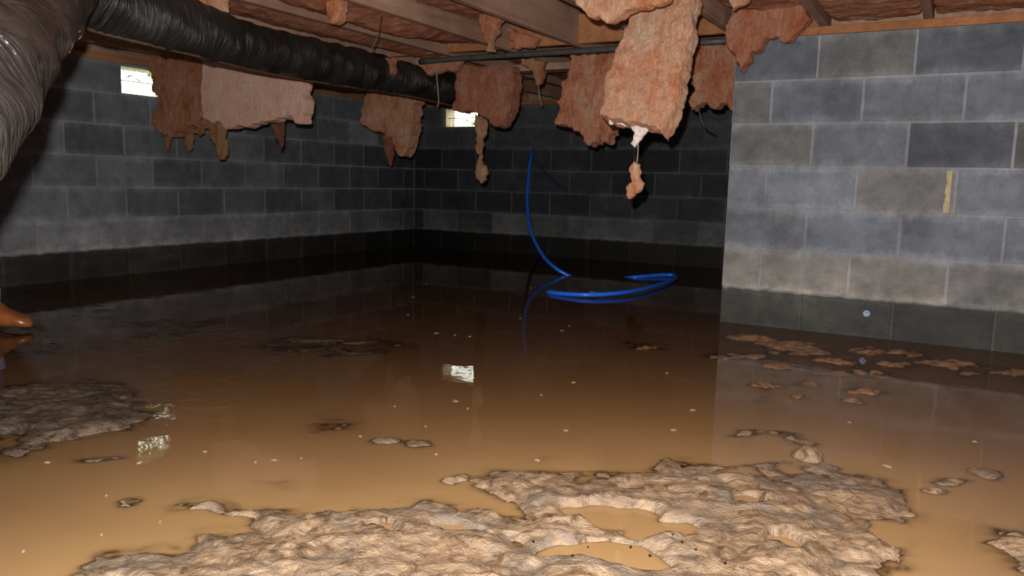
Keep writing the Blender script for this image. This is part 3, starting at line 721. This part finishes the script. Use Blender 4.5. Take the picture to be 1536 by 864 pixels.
# jacket: torso and sleeves
T = [(-.40, 0, .52, .135), (-.39, 0, .68, .14), (-.36, 0, .84, .15), (-.34, 0, .94, .09), (-.34, .16, .92, .072), (-.30, .23, .74, .052), (-.24, .20, .60, .042), (-.34, -.16, .92, .072), (-.24, -.23, .74, .052), (-.21, -.20, .62, .042)]
kid('jacket', skin(chain(T), [(0, 1), (1, 2), (2, 3), (3, 4), (4, 5), (5, 6), (3, 7), (7, 8), (8, 9)]), M_shirt, per)
# body: neck, head, hands
DX = -.12
body = skin(chain([(q[0]+DX,)+q[1:] for q in [(-.23, 0, .90, .055), (-.215, 0, 1.0, .052), (-.195, 0, 1.06, .085), (-.185, 0, 1.14, .098), (-.19, 0, 1.21, .085), (-.125, 0, 1.055, .04), (-.088, 0, 1.135, .016)]]),
            [(0, 1), (1, 2), (2, 3), (3, 4), (2, 5), (3, 6)])
kid('body', body, M_skin, per)
for sy in (1, -1):
    H = [(0, .20*sy, .62, .034), (.035, .185*sy, .585, .030), (.065, .17*sy, .56, .033)]; E_ = [(0, 1), (1, 2)]
    for k in range(4):
        yy = (.17+(.026*(k-1.5)))*sy; l = (.02, .028, .026, .018)[k]; i = len(H)
        H += [(.09, yy, .553, .0095), (.115+l*.5, yy, .535, .0085), (.125+l, yy, .505, .0075)]; E_ += [(2, i), (i, i+1), (i+1, i+2)]
    i = len(H); H += [(.055, (.17-.04)*sy, .55, .011), (.085, (.17-.055)*sy, .53, .009)]; E_ += [(1, i), (i, i+1)]
    kid('hand', skin(chain([(h[0]-(.22 if sy < 0 else .28),)+h[1:] for h in H]), E_), M_skin, per)
hair = skin(chain([(q[0]+DX,)+q[1:] for q in [(-.215, 0, 1.13, .1), (-.20, 0, 1.20, .096), (-.235, 0, 1.08, .07)]]), [(0, 1), (0, 2)])
kid('hair', hair, M_hair, per)
for sy in (1, -1):
    for q in ((-.094+DX, .035*sy, 1.165),):
        bm = bmesh.new(); bmesh.ops.create_uvsphere(bm, u_segments=10, v_segments=8, radius=.012, matrix=Matrix.Translation(L(*q))); kid('eye', mesh(bm, 'e', True), M_hair, per)
    kid('ear', tube([L(-.19+DX, .088*sy, 1.11), L(-.195+DX, .102*sy, 1.14), L(-.195+DX, .098*sy, 1.165)], .013, 8), M_skin, per)
def loft(rings):
    bm = bmesh.new(); R = [[bm.verts.new(v) for v in r] for r in rings]; n = len(R[0])
    for a, b in zip(R, R[1:]):
        for k in range(n): bm.faces.new((a[k], a[(k+1) % n], b[(k+1) % n], b[k]))
    bm.faces.new(R[0][::-1]); bm.faces.new(R[-1]); bmesh.ops.recalc_face_normals(bm, faces=bm.faces[:])
    return bm
for sy in (1, -1):
    yc = .14*sy; z0 = -.004
    def L(x, y, z, sy=sy):
        if sy > 0: x, z = -.70+z, .2-x                    # kneeling foot, toe on the ground
        return base+fwd*x+side*y+Vector((0, 0, z))
    outline = [(-.085, .022), (-.075, .034), (-.03, .036), (.03, .034), (.09, .043), (.14, .047), (.18, .040), (.20, .022)]
    def ring(z, s, cut=0.0, lift=0):
        pts = [(x, w*s) for x, w in outline]; return [L(x-cut*max(0, (x+.02)), yc+w, z+lift) for x, w in pts] + [L(x-cut*max(0, (x+.02)), yc-w, z+lift) for x, w in pts[::-1]]
    sole = mesh(loft([ring(z0, 1.02), ring(z0+.024, 1.04)])); 
    # upper: sections along the foot from heel to toe
    secs = [(-.088, .030, .02, .17), (-.075, .040, .02, .185), (-.03, .044, .02, .19), (.015, .043, .02, .185), (.05, .042, .02, .135), (.09, .044, .02, .10), (.13, .046, .02, .082), (.165, .042, .02, .070), (.188, .030, .02, .056), (.2, .012, .022, .042)]
    rings = []
    for x, w, a, b in secs:
        rings.append([L(x, yc+w*math.copysign(abs(math.cos(t))**.75, math.cos(t)), z0+(a+b)/2+(b-a)/2*math.copysign(abs(math.sin(t))**.75, math.sin(t))) for t in [2*math.pi*k/18 for k in range(18)]])
    bt = kid('boot', mesh(loft(rings), 'b', True), M_leather, per)
    so = link('sole', sole, M_sole, bt); so.matrix_parent_inverse = Matrix.Translation(-per.location)
    for k in range(4):
        x = .055+.022*k; z = z0+.137-.0125*k*1.0-(.018 if k else 0)
        lc = link('lace', tube([L(x, yc-.022, z-.012), L(x+.004, yc, z+.003), L(x, yc+.022, z-.012)], .003, 6), M_wire, bt); lc.matrix_parent_inverse = Matrix.Translation(-per.location)

# ------------------------------------------------------------------ flecks floating on the water
GF = 'pale flecks floating on the flood water'
spots = [(683, 601, 8), (702, 613, 4), (592, 610, 3), (655, 500, 5), (682, 503, 4), (705, 505, 4), (842, 496, 5), (854, 489, 3), (860, 574, 4), (812, 593, 4), (848, 646, 5), (638, 640, 3), (412, 690, 7), (210, 694, 8), (72, 694, 7), (308, 678, 5), (383, 694, 3), (452, 688, 3), (654, 682, 4), (36, 826, 7),
         (1010, 645, 6), (806, 690, 7), (1275, 634, 5), (1461, 662, 6), (1330, 699, 9), (620, 446, 3), (796, 432, 4), (640, 426, 3), (612, 472, 4), (160, 744, 3), (152, 803, 3), (240, 783, 3), (1040, 615, 8), (1000, 560, 4), (540, 655, 3), (780, 478, 3)]
for x, y, w in spots:
    c = on(x, y, 2, 0); t = (c-ORG).dot(FW); r = .7*w*t/FPX
    bm = bmesh.new(); bmesh.ops.create_icosphere(bm, subdivisions=2, radius=1)
    for v in bm.verts:
        k = 1+.35*math.sin(v.co.x*3+x)+.25*math.sin(v.co.y*5+y)
        v.co = Vector((v.co.x*r*k, v.co.y*r*.8*k, v.co.z*.0035))
    o = tag(link('floating_fleck', mesh(bm, 'f', True), M_foam), 'pale fleck of scum floating on the brown water', 'fleck', GF); o.location = (c.x, c.y, .0005); o.rotation_euler.z = random.uniform(0, 3)
# dark crumbs on the bank
GC = 'dark crumbs on the mud bank'
for x, y in [(800, 819), (868, 842), (886, 843), (1008, 820), (1022, 831), (975, 835), (1043, 838), (1087, 860), (882, 822), (742, 771), (946, 822), (858, 855)]:
    c = on(x, y, 2, 0); hh = float(height(np.array([[c.x]]), np.array([[c.y]]))[0, 0])
    bm = bmesh.new(); bmesh.ops.create_icosphere(bm, subdivisions=1, radius=random.uniform(.002, .004))
    for v in bm.verts: v.co *= random.uniform(.7, 1.2)
    o = tag(link('dirt_crumb', mesh(bm), M_crumb), 'tiny black crumb lying on the tan mud bank', 'crumb', GC); o.location = (c.x, c.y, max(hh, 0)+.002)
